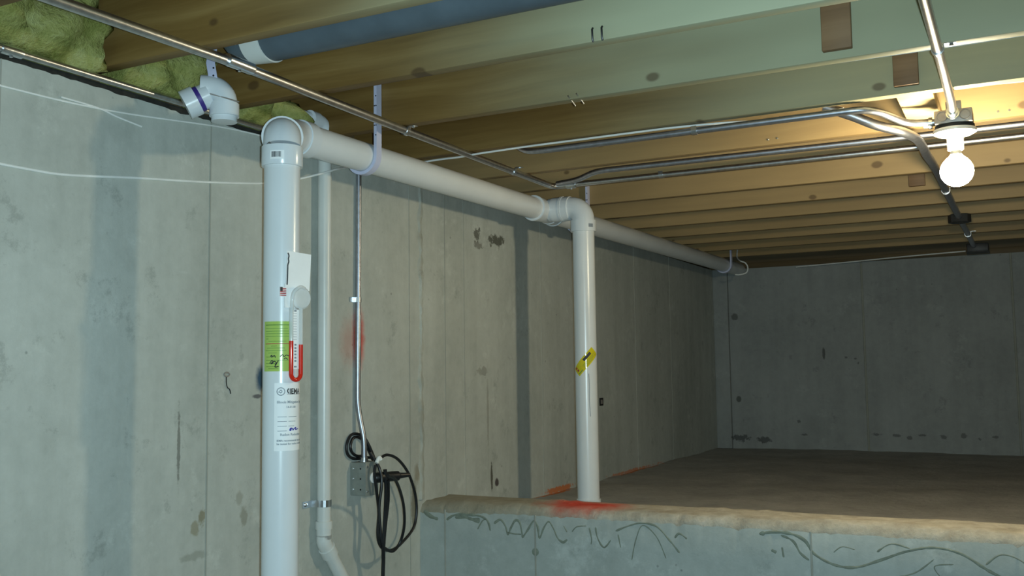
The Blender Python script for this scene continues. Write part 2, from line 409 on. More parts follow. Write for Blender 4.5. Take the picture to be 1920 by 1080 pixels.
disc('tie_plug', ledge, (-1.488, LY, -.607), nY, .013, .0015, M['mark'])
disc('tie_plug', ledge, (-.724, LY, -.498), nY, .007, .0015, M['mark'])

# adhesive squiggles on the dividing wall
def squiggle(pts, w):
    P = spline([(x, LY-.0005, z) for x, z in pts], 7); bm = NB(); rows = []
    for i, p in enumerate(P):
        tn = (P[min(i+1, len(P)-1)]-P[max(i-1, 0)]).normalized(); sd = tn.cross(Vector(nY))
        ww = w*1.3*(.55+.9*abs(noise.noise(p*30)))*(1 if 0 < i < len(P)-1 else .3)
        rows.append([bm.verts.new(p+sd*k*ww/2+Vector((0, -d, 0))) for k, d in ((-1, -.001), (-.4, .0012), (.4, .0012), (1, -.001))])
    for a, b in zip(rows, rows[1:]):
        for k in range(3): bm.faces.new((a[k], a[k+1], b[k+1], b[k]))
    return obj('adhesive_squiggle', bm, M['mark'], ledge)
squiggle([(-1.93, -.495), (-1.90, -.512), (-1.87, -.520)], .016)
squiggle([(-1.835, -.520), (-1.81, -.505), (-1.775, -.497), (-1.74, -.498), (-1.70, -.500), (-1.67, -.515), (-1.66, -.548)], .010)
squiggle([(-1.80, -.510), (-1.765, -.504), (-1.735, -.512), (-1.70, -.516)], .018)
squiggle([(-1.71, -.545), (-1.69, -.515), (-1.675, -.510)], .005)
squiggle([(-1.645, -.522), (-1.62, -.508), (-1.60, -.530), (-1.592, -.556), (-1.578, -.530), (-1.562, -.507), (-1.545, -.515), (-1.535, -.565)], .0085)
squiggle([(-1.595, -.548), (-1.57, -.552), (-1.54, -.552)], .006)
squiggle([(-1.535, -.562), (-1.515, -.535), (-1.492, -.504), (-1.478, -.525), (-1.472, -.560), (-1.455, -.525), (-1.437, -.504), (-1.42, -.525), (-1.405, -.556), (-1.385, -.568), (-1.37, -.558)], .0075)
squiggle([(-1.382, -.515), (-1.37, -.535)], .005)
squiggle([(-1.352, -.532), (-1.335, -.515), (-1.30, -.510)], .0045)
squiggle([(-1.29, -.515), (-1.283, -.55), (-1.285, -.568)], .005)
squiggle([(-1.268, -.512), (-1.262, -.545), (-1.24, -.575), (-1.215, -.55)], .005)
squiggle([(-1.198, -.52), (-1.15, -.500), (-1.11, -.490), (-1.06, -.497), (-1.02, -.535), (-.985, -.575)], .0065)
squiggle([(-1.145, -.608), (-1.13, -.545), (-1.105, -.497), (-1.06, -.53), (-1.03, -.595)], .0045)
squiggle([(-1.19, -.53), (-1.182, -.572)], .005)
squiggle([(-1.00, -.53), (-.985, -.515), (-.96, -.53)], .006)
squiggle([(-.735, -.50), (-.69, -.492), (-.64, -.494), (-.60, -.512), (-.575, -.548), (-.52, -.575), (-.46, -.578), (-.39, -.552), (-.32, -.523), (-.25, -.508), (-.18, -.52), (-.11, -.562), (-.03, -.60)], .0095)
squiggle([(-.67, -.50), (-.635, -.515), (-.615, -.548), (-.59, -.568)], .007)
squiggle([(-.52, -.54), (-.495, -.522), (-.46, -.528)], .004)
squiggle([(-.40, -.53), (-.36, -.505), (-.31, -.515)], .005)
squiggle([(-.12, -.545), (-.08, -.515), (-.03, -.53), (.02, -.58)], .005)
squiggle([(-.25, -.54), (-.30, -.58), (-.36, -.60)], .005)
squiggle([(-.225, -.60), (-.25, -.56), (-.20, -.55)], .004)
squiggle([(-.70, -.545), (-.685, -.552)], .012)
squiggle([(-.668, -.535), (-.664, -.565)], .008)

# framing overhead: ceiling = subfloor, joists are its pieces
JY = {1: 2.056, 2: 2.467, 3: 2.874, 4: 3.305, 5: 3.640, 6: 4.086, 7: 4.506, 8: 4.915, 9: 5.335, 10: 5.705}
for i in range(-7, 1): JY[i] = 1.640+.4064*i
JY[11] = 6.12; JY[12] = 6.53
JT, JH = .038, .235
bm = NB(); box(bm, (-2.15, BY-.2, H+JH), (RX+.2, FY+.2, H+JH+.02)); ceiling = struct(obj('ceiling', bm, M['subfloor'], smooth=False), 'underside of the floor above with exposed timber joists')
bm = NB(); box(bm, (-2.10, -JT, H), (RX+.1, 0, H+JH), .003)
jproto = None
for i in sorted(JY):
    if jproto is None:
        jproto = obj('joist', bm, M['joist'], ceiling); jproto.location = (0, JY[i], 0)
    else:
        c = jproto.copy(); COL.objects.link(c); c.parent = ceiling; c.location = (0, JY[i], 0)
bm = NB(); box(bm, (-2.15, BY-.2, H), (-2.10, FY+.2, H+JH)); obj('rim_joist', bm, M['sill'], ceiling)
bm = NB(); box(bm, (-2.15, BY-.2, WZ), (-1.985, FY+.2, H), .002); obj('sill_plate', bm, M['sill'], ceiling)
bm = NB(); rows = []
for i in range(261):
    y = -.8+4.2*i/260; k = .010*max(0, noise.noise((y*11, 3, 1)))+.006*noise.noise((y*43, 1, 5))
    rows.append([bm.verts.new(c) for c in ((-1.99, y, WZ+.010), (-1.941, y, WZ+.008), (-1.9405, y, WZ-.003-k*.7), (-1.947, y, WZ-.004-k*.7))])
for a, b in zip(rows, rows[1:]):
    for k in range(3): bm.faces.new((a[k], a[k+1], b[k+1], b[k]))
obj('sill_sealer', bm, M['sealer'], ceiling)
bm = NB(); box(bm, (-1.985, FY+.04, WZ), (RX+.2, FY+.2, H), .002); obj('sill_plate', bm, M['sill'], ceiling)
bm = NB(); box(bm, (-2.10, FY+.15, H), (RX+.2, FY+.2, H+JH)); obj('rim_joist', bm, M['sill'], ceiling)
bm = NB(); box(bm, (RX, BY-.2, WZ), (RX+.2, FY+.2, H)); obj('sill_plate', bm, M['sill'], ceiling)
bm = NB(); box(bm, (RX+.1, BY-.2, H), (RX+.2, FY+.2, H+JH)); obj('rim_joist', bm, M['sill'], ceiling)
bm = NB(); box(bm, (WX, BY-.2, WZ), (RX+.2, BY-.05, H)); obj('sill_plate', bm, M['sill'], ceiling)
# scab blocks nailed on joist faces, and the flat block carrying the lamp
for x0, x1, y, z0 in ((-.395, -.326, JY[2]-JT, .760), (-.277, -.213, JY[3]-JT, .759), (-.396, -.331, JY[7]-JT, .758)):
    bm = NB(); box(bm, (x0, y-.019, z0), (x1, y, H+JH), .002); obj('scab_block', bm, M['block'], ceiling)
bm = NB(); box(bm, (-.279, JY[3], H+.006), (-.185, JY[4]-JT, H+.044), .002); obj('lamp_block', bm, M['board'], ceiling)
# bent cable staple left in a joist
bm = NB()
for x in (-.829, -.806): tube(bm, [(x, JY[1]-JT, .772), (x, JY[1]-JT-.004, .768), (x+.001, JY[1]-JT-.005, .745), (x+.001, JY[1]-JT-.001, .7395)], .0024, 8)
obj('cable_staple', bm, M['black'], ceiling)
# nail tips
bm = NB()
for x, y, z in ((-1.07, JY[2], .748), (-1.045, JY[2], .751)): tube(bm, [(x, y-.05, z), (x, y+.0, z-.016)], .002, 6)
obj('nail', bm, M['zinc'], ceiling)
for x, y, z in ((-.72, JY[4]-JT, .758), (-.69, JY[4]-JT, .759), (-.03, JY[4]-JT, .76), (.0, JY[4]-JT, .76)): disc('nail', ceiling, (x, y, z), nY, .0035, .002, M['zinc'], 8)

# ---------------------------------------------------------------- insulation batts at the rim
def batt(label, y0, y1, x1, z0, z1, seed):
    bm = NB(); nxx, nyy, nzz = 10, 16, 10
    r = bmesh.ops.create_cube(bm, size=1)
    bmesh.ops.subdivide_edges(bm, edges=bm.edges[:], cuts=13, use_grid_fill=True)
    for v in bm.verts:
        u = v.co+Vector((.5, .5, .5))
        p = Vector((-2.09+(x1+2.09)*u.x, y0+(y1-y0)*u.y, z0+(z1-z0)*u.z))
        k = .040*noise.noise(p*11+Vector((seed, 0, 0)))+.016*noise.noise(p*30+Vector((0, seed, 0)))
        if u.x > .3: p.x += (k*1.5+.045*math.sin(math.pi*min(1, u.z*1.3)))*u.x if u.z < .77 else k*u.x-.02
        if u.z < .2 and u.x > .3: p.z += max(-.002, k*.8)
        if u.y > .97: p.y += min(0, k)*1.5
        v.co = p
    return tag(obj('insulation_batt', bm, M['insul'], angle=180), label, 'insulation', 'insulation batts stuffed in the joist bays over the left wall')
batt('yellow-green fiberglass batt in the upper left corner of the picture', JY[-1]+.002, JY[0]-JT-.006, -1.922, .713, .93, 1)
batt('yellow-green fiberglass batt just left of the open elbow stub', JY[0]+.002, 1.94, -1.922, .713, .90, 5)
batt('small yellow-green fiberglass tuft behind the top of the big white riser', JY[1]+.002, 2.31, -1.925, .713, .86, 9)

# ---------------------------------------------------------------- radon vent pipe (one glued system)
PR = .0445
p1 = Vector((-1.63, 1.902, 0)); RNX = -1.75; run = lambda y: Vector((RNX, y, .652+.0082*(y-2.15)))
rv = thing('radon_vent_pipe', 'large white radon vent pipe: tall riser, long run under joists and second drop', 'pipe', (-1.63, 1.902, FL))
def part(name, build, mat, parent, **kw):
    bm = NB(); build(bm); return obj(name, bm, mat, parent, **kw)
riser1 = part('riser', lambda b: tube(b, [(p1.x, p1.y, FL), (p1.x, p1.y, .56)], PR, 40), M['pvc'], rv)
zc = .606
ed = Vector((RNX-p1.x, .140, .020)).normalized()      # the elbow's leg points back towards the wall
def elbow1(b):
    path = [(p1.x, p1.y, .518), (p1.x, p1.y, .5181), (p1.x, p1.y, .520), (p1.x, p1.y, .568), (p1.x, p1.y, .5685), (p1.x, p1.y, .570)]
    rad = [.0450, .0502, .0510, .0510, .0500, .0468]
    eh = Vector((ed.x, ed.y, 0)).normalized(); rr = .040
    A = arc(Vector((p1.x, p1.y, zc-rr))+eh*rr, -eh, (0, 0, 1), rr, 0, math.pi/2-.14, 12)
    path += A; rad += [.0468]*len(A)
    q = A[-1]
    for d, r_ in ((.004, .0468), (.0045, .0525), (.012, .0535), (.0125, .0508), (.040, .0508), (.0405, .0450)):
        path.append(q+ed*d); rad.append(r_)
    tube(b, path, rad, 40)
    return q
bm = NB(); eq = elbow1(bm); elb1 = obj('elbow', bm, M['pvc_fit'], rv)
rs = run(2.10)
def elbow45(b):
    tube(b, fillet([eq+ed*.03, eq+ed*.075, Vector((RNX, 2.085, run(2.085).z)), run(2.13)], .05, 8), .0468, 36)
    steps(b, (run(2.11), run(3)), [(0, .0468), (.0005, .0508), (.040, .0508), (.0405, .045)], 36)
part('offset_elbow', elbow45, M['pvc_fit'], rv)
part('run', lambda b: tube(b, [run(2.12), run(6.86)], PR, 40), M['pvc'], rv)
TY = 3.68; tc = run(TY); p2x = -1.572
def tee(b):
    steps(b, (run(TY-.10), run(TY+.10)), [(0, .0450), (.0002, .0525), (.006, .0535), (.0065, .0505), (.050, .0505), (.052, .0475), (.148, .0475), (.150, .0505), (.1935, .0505), (.194, .0535), (.1998, .0525), (.2, .045)], 36)
    steps(b, (tc, tc+Vector((1, 0, 0))), [(.03, .0475), (.046, .0475), (.047, .0505), (.084, .0505), (.0842, .0530), (.0895, .0530), (.0898, .045)], 36)
part('tee', tee, M['pvc_fit'], rv)
def elbow2(b):
    x0 = tc.x+.0902; R2 = .036; cx = p2x
    path = [Vector((x0, TY, tc.z)), Vector((x0+.0003, TY, tc.z)), Vector((x0+.004, TY, tc.z)), Vector((x0+.0042, TY, tc.z)), Vector((x0+.033, TY, tc.z)), Vector((x0+.034, TY, tc.z))]
    rad = [.0450, .0525, .0525, .0505, .0505, .0468]
    xs_ = x0+.036
    RR = cx-xs_
    A = arc((xs_, TY, tc.z-RR), (0, 0, 1), (1, 0, 0), RR, 0, math.pi/2, 12)
    path += A; rad += [.0460]*len(A)
    z0 = tc.z-RR
    for dz, r_ in ((.004, .0460), (.0045, .0525), (.05, .0525), (.0505, .0450)):
        path.append(Vector((cx, TY, z0-dz))); rad.append(r_)
    tube(b, path, rad, 36)
elb2 = part('elbow', elbow2, M['pvc_fit'], rv)
def riser2b(b):
    steps(b, ((p2x, TY, S-.02), (p2x, TY, 1)), [(0, .0490), (.068, .0490), (.069, PR), (tc.z-.08-S, PR)], 40)
riser2 = part('riser', riser2b, M['pvc'], rv)

# things printed on curved pipe: unroll a patch onto the cylinder
def cylmap(axis, r, a0, z0, vk=1.0):
    ca = math.atan2(-axis[1], axis[0]) if False else math.atan2(-axis[1], -axis[0])
    def fn(u, v, h=0):
        a = ca+a0+u/r
        return Vector((axis[0]+(r+h)*math.cos(a), axis[1]+(r+h)*math.sin(a), z0+v*vk))
    return fn
def patch(bm, fn, u0, v0, u1, v1, h0=.0002, h1=.0008, nu=14, nv=2, rot=0, cu=0, cv=0):
    c, s = math.cos(rot), math.sin(rot)
    def g(u, v, h): return fn(cu+u*c-v*s, cv+u*s+v*c, h)
    lay = []
    for h in (h0, h1):
        lay.append([[bm.verts.new(g(u0+(u1-u0)*i/nu, v0+(v1-v0)*j/nv, h)) for i in range(nu+1)] for j in range(nv+1)])
    for j in range(nv):
        for i in range(nu):
            a = lay[1]; bm.faces.new((a[j][i], a[j][i+1], a[j+1][i+1], a[j+1][i]))
            a = lay[0]; bm.faces.new((a[j][i], a[j+1][i], a[j+1][i+1], a[j][i+1]))
    def side(ix):
        for (j, i), (j2, i2) in zip(ix, ix[1:]): bm.faces.new((lay[0][j][i], lay[0][j2][i2], lay[1][j2][i2], lay[1][j][i]))
    side([(0, i) for i in range(nu+1)]); side([(j, nu) for j in range(nv+1)]); side([(nv, i) for i in range(nu, -1, -1)]); side([(j, 0) for j in range(nv, -1, -1)])
def text_on(fn, body, u, v, size, h=.0011, bold=0.0, shear=0, align='LEFT', rot=0, sx=1.0):
    cu = bpy.data.curves.new('lettering', 'FONT'); cu.body = body; cu.size = size; cu.align_x = align; cu.offset = bold; cu.shear = shear; cu.resolution_u = 2
    to = bpy.data.objects.new('lettering', cu); COL.objects.link(to)
    dg = bpy.context.evaluated_depsgraph_get(); me = bpy.data.meshes.new_from_object(to.evaluated_get(dg))
    bm = NB(); bm.from_mesh(me); c, s = math.cos(rot), math.sin(rot)
    for w in bm.verts:
        x, y = w.co.x*sx, w.co.y; w.co = fn(u+x*c-y*s, v+x*s+y*c, h)
    bpy.data.objects.remove(to); bpy.data.curves.remove(cu); bpy.data.meshes.remove(me)
    return bm
def bars(fn, lst, h=.0011, **kw):
    bm = NB()
    for u0, v0, u1, v1 in lst: patch(bm, fn, u0, v0, u1, v1, .0008, h, 8, 1, **kw)
    return bm
def scribble(fn, pts, w, h=.0014):
    bm = NB(); P = spline([(x, y, 0) for x, y in pts], 6)
    tube(bm, [fn(p.x, p.y, h*.7) for p in P], w/2, 5)
    return bm
def merge(parts):
    out = NB()
    for b in parts:
        me = bpy.data.meshes.new('x'); b.to_mesh(me); b.free(); out.from_mesh(me); bpy.data.meshes.remove(me)
    return out
ax1 = (p1.x, p1.y)
# green sticker
F = cylmap(ax1, PR, 0, 0, .979); ua, ub = -R(61)*PR, R(35)*PR; ga, gb = .007, .131
bm = NB(); patch(bm, F, ua, ga, ub, gb, nu=22, nv=4); gl = obj('green_sticker', bm, M['green_label'], riser1)
L_ = []
for k, (a, b, v) in enumerate(((.08, .92, .121), (.08, .85, .113), (.08, .93, .106), (.1, .9, .1), (.08, .92, .093), (.1, .2, .087), (.2, .8, .081), (.3, .5, .069), (.15, .75, .064), (.08, .8, .058), (.2, .5, .052), (.1, .45, .042), (.1, .9, .034), (.1, .45, .026), (.1, .5, .018), (.2, .55, .013))):
    L_.append((ua+(ub-ua)*a, v, ua+(ub-ua)*b, v+(.0022 if k == 0 else .0011)))
obj('print', bars(F, L_), M['ink_green'], gl)
obj('red_rule', bars(F, [(ua+(ub-ua)*.08, .0745, ua+(ub-ua)*.9, .0762)]), M['ink_red'], gl)
um = lambda k: ua+(ub-ua)*k
obj('handwriting', merge([scribble(F, [(um(.28), .044), (um(.34), .047), (um(.33), .042), (um(.42), .046), (um(.46), .041)], .0022),
    scribble(F, [(um(.26), .027), (um(.34), .034), (um(.38), .028), (um(.30), .026), (um(.42), .032), (um(.5), .028), (um(.55), .034)], .0022),
    scribble(F, [(um(.44), .024), (um(.5), .027), (um(.44), .018), (um(.56), .019)], .0024),
    scribble(F, [(um(.6), .043), (um(.68), .048), (um(.72), .043), (um(.8), .047), (um(.9), .044)], .002),
    scribble(F, [(um(.72), .037), (um(.78), .04), (um(.84), .036)], .002)]), M['ink'], gl)
# white agency label, wraps out of sight to the right
ua, ub = -R(20)*PR, R(125)*PR
bm = NB(); patch(bm, F, ua, -.189, ub, -.022, nu=26, nv=4); wl = obj('white_label', bm, M['paper'], riser1)
um = lambda px: (px-515)/48*.071+ua  # spread along the label's face
ring = NB()
for rr in (.0098, .0086): tube(ring, [F(ua+.0155+rr*math.cos(a), -.043+rr*math.sin(a), .0009) for a in [2*math.pi*i/28 for i in range(28)]], .0005, 5, closed=True)
tube(ring, [F(ua+.010+.0018*i, -.045+.002*math.sin(i*1.7), .0009) for i in range(6)], .0012, 6)
tube(ring, [F(ua+.0125+.0010*i, -.040+.002*math.sin(i*2.1), .0009) for i in range(7)], .0009, 6)
obj('seal', ring, M['ink_grey'], wl)
obj('heading', merge([text_on(F, 'IEMA', ua+.036, -.049, .0185, bold=.0006, sx=.85), bars(F, [(ua+.030, -.0505, ub-.004, -.0497)]),
    scribble(F, [(ua+.034, -.036), (ua+.0315, -.0415), (ua+.034, -.048)], .0030)]), M['ink'], wl)
obj('lettering', merge([text_on(F, 'Illinois Mitigation System', ua+.006, -.072, .0088, bold=.0002), text_on(F, '14-01-08', ua+.028, -.084, .0072, bold=.0002),
    text_on(F, 'Radon Reduction', ua+.014, -.152, .0088, bold=.0002), text_on(F, 'IEMA recommends that homes', ua+.006, -.166, .0066, bold=.0002), text_on(F, 'be tested for radon regularly', ua+.006, -.174, .0066, bold=.0002)]), M['ink_grey'], wl)
obj('form_lines', bars(F, [(ua+.008, -.106+k*-.0115, ua+.030, -.1048+k*-.0115) for k in range(4)]+[(ua+.034, -.106+k*-.0115, ua+.058-.004*k, -.1048+k*-.0115) for k in range(3)]), M['ink_grey'], wl)
obj('handwriting', scribble(F, [(ua+.037, -.137), (ua+.041, -.133), (ua+.0405, -.139), (ua+.037, -.1385), (ua+.044, -.134), (ua+.046, -.139), (ua+.050, -.135), (ua+.056, -.133), (ua+.054, -.138), (ua+.064, -.136)], .0024), M['ink_blue'], wl)
# bar code sticker on the elbow collar
F5 = cylmap(ax1, .0512, 0, 0, .979)
bm = NB(); patch(bm, F5, -.0305, .5405, .004, .5625, nu=10); bc = obj('barcode_sticker', bm, M['paper'], elb1)
L_ = []; u = -.0265
while u < -.003:
    w = random.choice((.0007, .0012, .0019)); L_.append((u, .5455, u+w, .5595)); u += w+random.choice((.0006, .001))
bm = NB()
for a in L_: patch(bm, F5, *a, .0008, .0011, 1, 1)
obj('bars', bm, M['ink'], bc)
# yellow warning sticker on the second drop
ax2 = (p2x, TY); F2 = cylmap(ax2, PR, 0, .035); ro_ = R(47)
bm = NB(); patch(bm, F2, -.060, -.021, .060, .021, nu=24, nv=8, rot=ro_, cu=-.002, cv=-.002); ys = obj('yellow_sticker', bm, M['yellow_label'], riser2)
bm = NB(); patch(bm, F2, -.002, .004, .040, .015, .0008, .0011, 10, 2, rot=ro_, cu=-.002, cv=-.002); obj('black_panel', bm, M['ink'], ys)
bm = NB()
for k, (a, b) in enumerate(((-.02, .05), (-.02, .04), (-.02, .052), (-.02, .03))): patch(bm, F2, a, -.003-.0042*k, b, -.0018-.0042*k, .0008, .0011, 10, 1, rot=ro_, cu=-.002, cv=-.002)
patch(bm, F2, -.055, -.016, -.03, -.0125, .0008, .0011, 6, 1, rot=ro_, cu=-.002, cv=-.002)
obj('print', bm, M['ink_green'], ys)
bm = NB()
for a in (-.052, -.052): pass
patch(bm, F2, -.054, .008, -.044, .016, .0008, .0011, 4, 1, rot=ro_, cu=-.002, cv=-.002); patch(bm, F2, -.052, -.005, -.043, .003, .0008, .0011, 4, 1, rot=ro_, cu=-.002, cv=-.002)
obj('red_symbols', bm, M['ink_red'], ys)
F6 = cylmap(ax2, .0527, 0, 0); bm = NB(); patch(bm, F6, .022, tc.z-.088, .043, tc.z-.074, nu=6); obj('barcode_sticker', bm, M['ink_grey'], elb2)
# pencil line down the second drop
obj('pencil_line', merge([scribble(F2, [(.010, -.05), (.012, -.10), (.011, -.15), (.014, -.22)], .0022)]), M['ink_grey'], riser2)

# ---------------------------------------------------------------- manometer hung on the riser
mn = thing('manometer', 'clear U-tube manometer with red fluid hung on the big white riser', 'gauge', (-1.57, 1.90, -.02))
na = R(-12); n_ = Vector((math.cos(na), math.sin(na), 0)); t_ = Vector((-math.sin(na), math.cos(na), 0)); z_ = Vector((0, 0, 1)); c0 = Vector((p1.x, p1.y, 0))+n_*(PR+.006)
def G(u, v, h=0): return c0+t_*u+z_*(v*.979)+n_*h
F0 = lambda u, v, h=0: G(u, v, h)
bm = NB(); patch(bm, F0, -.026, .165, .012, .225, -.006, -.004, 4, 2); obj('backing_card', bm, M['paper'], mn)
bm = NB(); patch(bm, F0, -.036, .212, .038, .306, -.0035, -.0028, 6, 6, rot=R(-3)); pp = obj('paper_sheet', bm, M['paper'], mn)
obj('torn_edge_line', scribble(F0, [(-.020, .302), (-.017, .295), (-.0185, .287), (-.0175, .28), (-.020, .272), (-.0205, .262), (-.021, .24), (-.022, .222)], .0034, .0), M['ink'], pp)
fl_ = NB(); patch(fl_, F0, -.042, .192, -.022, .216, -.0030, -.0024, 2, 2); fs = obj('flag_sticker', fl_, M['paper'], mn)
bm = NB()
for k in range(5): patch(bm, F0, -.041, .194+.0043*k, -.023, .1962+.0043*k, -.0024, -.0020, 2, 1)
obj('stripes', bm, M['ink_red'], fs)
bm = NB(); patch(bm, F0, -.041, .205, -.034, .2155, -.0020, -.0016, 2, 1); obj('canton', bm, M['ink'], fs)
def housing(b): steps(b, (G(.018, .190, -.006), G(.018, .190, 1)), [(0, .026), (.003, .028), (.012, .028), (.016, .024), (.0165, .010)], 28)
part('housing', housing, M['clear_h'], mn)
part('hose', lambda b: tube(b, spline([G(-.012, .155, .006), G(-.014, .185, .010), G(-.008, .205, .012), (G(.008, .2165, .012)), G(.024, .214, .008), G(.034, .207, -.002)], 6), .0045, 12), M['clear'], mn)
xl, xr = -.0135, .0155
U = [G(xl, .165, .006), G(xl, .0, .006)]+arc(G((xl+xr)/2, .0, .006), -t_, -z_, (xr-xl)/2, 0, math.pi, 12)[1:]+[G(xr, .165, .006)]
part('u_tube', lambda b: tube(b, U, .0052, 14), M['clear'], mn)
UF = [G(xl, .082, .006), G(xl, .0, .006)]+arc(G((xl+xr)/2, .0, .006), -t_, -z_, (xr-xl)/2, 0, math.pi, 12)[1:]+[G(xr, .073, .006)]
part('red_fluid', lambda b: tube(b, UF, .0054, 14), M['fluid'], mn)
bm = NB(); patch(bm, F0, -.0085, .012, .0105, .160, .004, .0048, 2, 2); sc_ = obj('scale', bm, M['paper'], mn)
bm = NB()
for k in range(11): patch(bm, F0, -.006 if k % 2 else -.0075, .085+.0065*k, .004, .0858+.0065*k, .0048, .0052, 1, 1)
patch(bm, F0, -.004, .016, .004, .020, .0048, .0052, 1, 1); patch(bm, F0, -.004, .155, .003, .159, .0048, .0052, 1, 1)
obj('scale_marks', bm, M['ink_grey'], sc_)
F7 = lambda u, v, h=0: G(u, v, .0048+h*.4)
obj('scale_lettering', text_on(F7, 'MAGIC', .004, .078, .009, rot=-math.pi/2) if False else bars(F7, [(-.003, .030+.008*k, .003, .0345+.008*k) for k in range(6)]), M['ink_grey'], sc_)

# ---------------------------------------------------------------- pipe hangers
def hanger(label, y, ztop, w=.026, th=.010, holes=5):
    c = run(y); r_ = PR+.001+th/2
    a = [c+Vector((r_*math.cos(q), 0, r_*math.sin(q))) for q in [R(-165+9*i) for i in range(19)]]
    pts = a+[c+Vector((r_, 0, .02)), Vector((c.x+r_, y, ztop))]
    h = thing('pipe_hanger', label, 'hanger', (c.x, c.y, c.z-r_), 'plastic J-hook hangers nailed to joists under the long white run')
    bm = NB(); strip(bm, pts, (0, 1, 0), w, th=th); st = obj('hook', bm, M['strap'], h)
    for k in range(holes):
        z = c.z+.06+.030*k
        for s_ in ((-.004, .005) if k % 2 else (.004,)):
            q = Vector((c.x+r_+s_*.6, y-w/2, z)); b = NB(); steps(b, (q+Vector((0, .001, 0)), q-Vector((0, 1, 0))), [(0, .0022), (.0016, .0022)], 8); obj('hole', b, M['hole'], st)
    return h
hanger('lavender-white J-hook strap under the long run just right of the tall riser', 2.414, .90)
hanger('pale J-hook strap mostly hidden behind the second elbow', 4.034, .86, holes=3)
hanger('pale J-hook strap under the far end of the long run', 6.475, .86, holes=0)

# ---------------------------------------------------------------- sump discharge pipe on the wall
SX, SY, SR = WX+.0275, 2.437, .0211
sp = thing('discharge_pipe', 'slim ivory drain pipe strapped upright to the wall beside the big riser', 'pipe', (SX, SY, -.70))
part('upright', lambda b: tube(b, [(SX, SY, -.47), (SX, SY, .735)], SR, 24), M['pvc_old'], sp)
dg_ = Vector((0, .60, -.80)).normalized(); k0 = Vector((SX, SY, -.512))
def el45(b):
    steps(b, ((SX, SY, -.447), (SX, SY, -2)), [(0, .0215), (.0002, .0262), (.024, .0262), (.0245, .0232), (.060, .0232)], 24)
    a = k0-Vector((0, 0, -.012)); 
    tube(b, fillet([(SX, SY, -.49), k0, k0+dg_*.03], .016, 6), .0232, 24)
    steps(b, (k0+dg_*.022, k0+dg_), [(0, .0232), (.0005, .0262), (.030, .0262), (.0302, .0215)], 24)
part('elbow', el45, M['pvc_old'], sp)
part('sloped_pipe', lambda b: tube(b, [k0+dg_*.03, k0+dg_*.93], SR, 24), M['pvc_old'], sp)
def topel(b):
    steps(b, ((SX, SY, .715), (SX, SY, 2)), [(0, .0215), (.0002, .026), (.030, .026), (.0305, .0232), (.034, .0232)], 24)
    tube(b, [(SX, SY, .745)]+arc((SX, SY-.032, .752), (0, 1, 0), (0, 0, 1), .032, 0, math.pi/2, 8)+[(SX, SY-.045, .784)], .0232, 24)
    steps(b, ((SX, SY-.043, .784), (SX, -9, .784)), [(0, .0232), (.0005, .027), (.034, .027), (.035, .0215)], 24)
part('top_elbow', topel, M['pvc_fit'], sp)
part('stub', lambda b: tube(b, [(SX, SY-.06, .784), (SX-.004, SY-.085, .785), (SX-.016, SY-.12, .787)], SR, 20), M['pvc_fit'], sp)
# strap on it
ps = thing('pipe_strap', 'two-hole galvanised strap clamping the slim pipe to the wall', 'strap', (WX, SY, -.405))
def pstrap(b):
    q = [Vector((WX+.002, SY-.070, -.394)), Vector((WX+.002, SY-.028, -.394))]+[Vector((SX+(SR+.0015)*math.cos(a), SY+(SR+.0015)*math.sin(a), -.394)) for a in [R(-95+19*i) for i in range(11)]]+[Vector((WX+.002, SY+.028, -.394)), Vector((WX+.002, SY+.062, -.394))]
    strip(b, q, (0, 0, 1), .020, th=.0018)
part('band', pstrap, M['zinc'], ps, smooth=False)
for dy in (-.055, .048): disc('screw', ps, (WX+.003, SY+dy, -.394), nX, .006, .004, M['zinc'])

# ---------------------------------------------------------------- open elbow stub at the rim
ef = thing('elbow_stub', 'white elbow stub with purple primer poking out over the wall', 'pipe', (-1.80, 1.865, .65))
ex, ey = -1.80, 1.875
def ebody(b):
    tube(b, [(ex, ey, .690)]+[(ex, ey, .700)]+arc((ex-.03, ey-.024, .700), (.781*1.0, .625, 0), (0, 0, 1), .0384, 0, math.pi/2, 10)+[(ex-.045, ey-.036, .7384)], .0325, 26)
    steps(b, ((ex, ey, .698), (ex, ey, -2)), [(0, .0325), (.0005, .0375), (.034, .0375), (.0345, .0325), (.048, .0325), (.0485, .028)], 26)
part('elbow', ebody, M['pvc_fit'], ef)
dd = Vector((-.66, -.58, -.48)).normalized(); e0 = Vector((ex-.028, ey-.026, .7200))
part('primer_ring', lambda b: steps(b, (e0, e0+dd), [(.022, .0325), (.0222, .0336), (.034, .0336), (.0342, .031)], 26), M['primer'], ef)
part('stub', lambda b: steps(b, (e0, e0+dd), [(.0, .0325), (.033, .0325), (.0335, .0385), (.066, .0385), (.0662, .034)], 26), M['pvc_fit'], ef)
st2 = part('strap', lambda b: strip(b, [(ex-.01, ey-.028, .735), (ex-.008, ey-.032, .755), (ex-.02, ey-.03, .80), (ex-.06, 1.90, .90)], (.8, .6, 0), .022, th=.003), M['strap'], ef)
for dz in (.765, .785): disc('hole', st2, (ex-.010+.004, ey-.034, dz), (.6, -.8, 0), .0025, .001, M['hole'], 8)
part('tie_wire', lambda b: tube(b, [(ex-.045, ey-.075, .722), (ex-.01, ey-.04, .716), (ex+.030, ey-.020, .703), (ex+.040, ey+.01, .700)], .0018, 6), M['boxsteel'], ef)

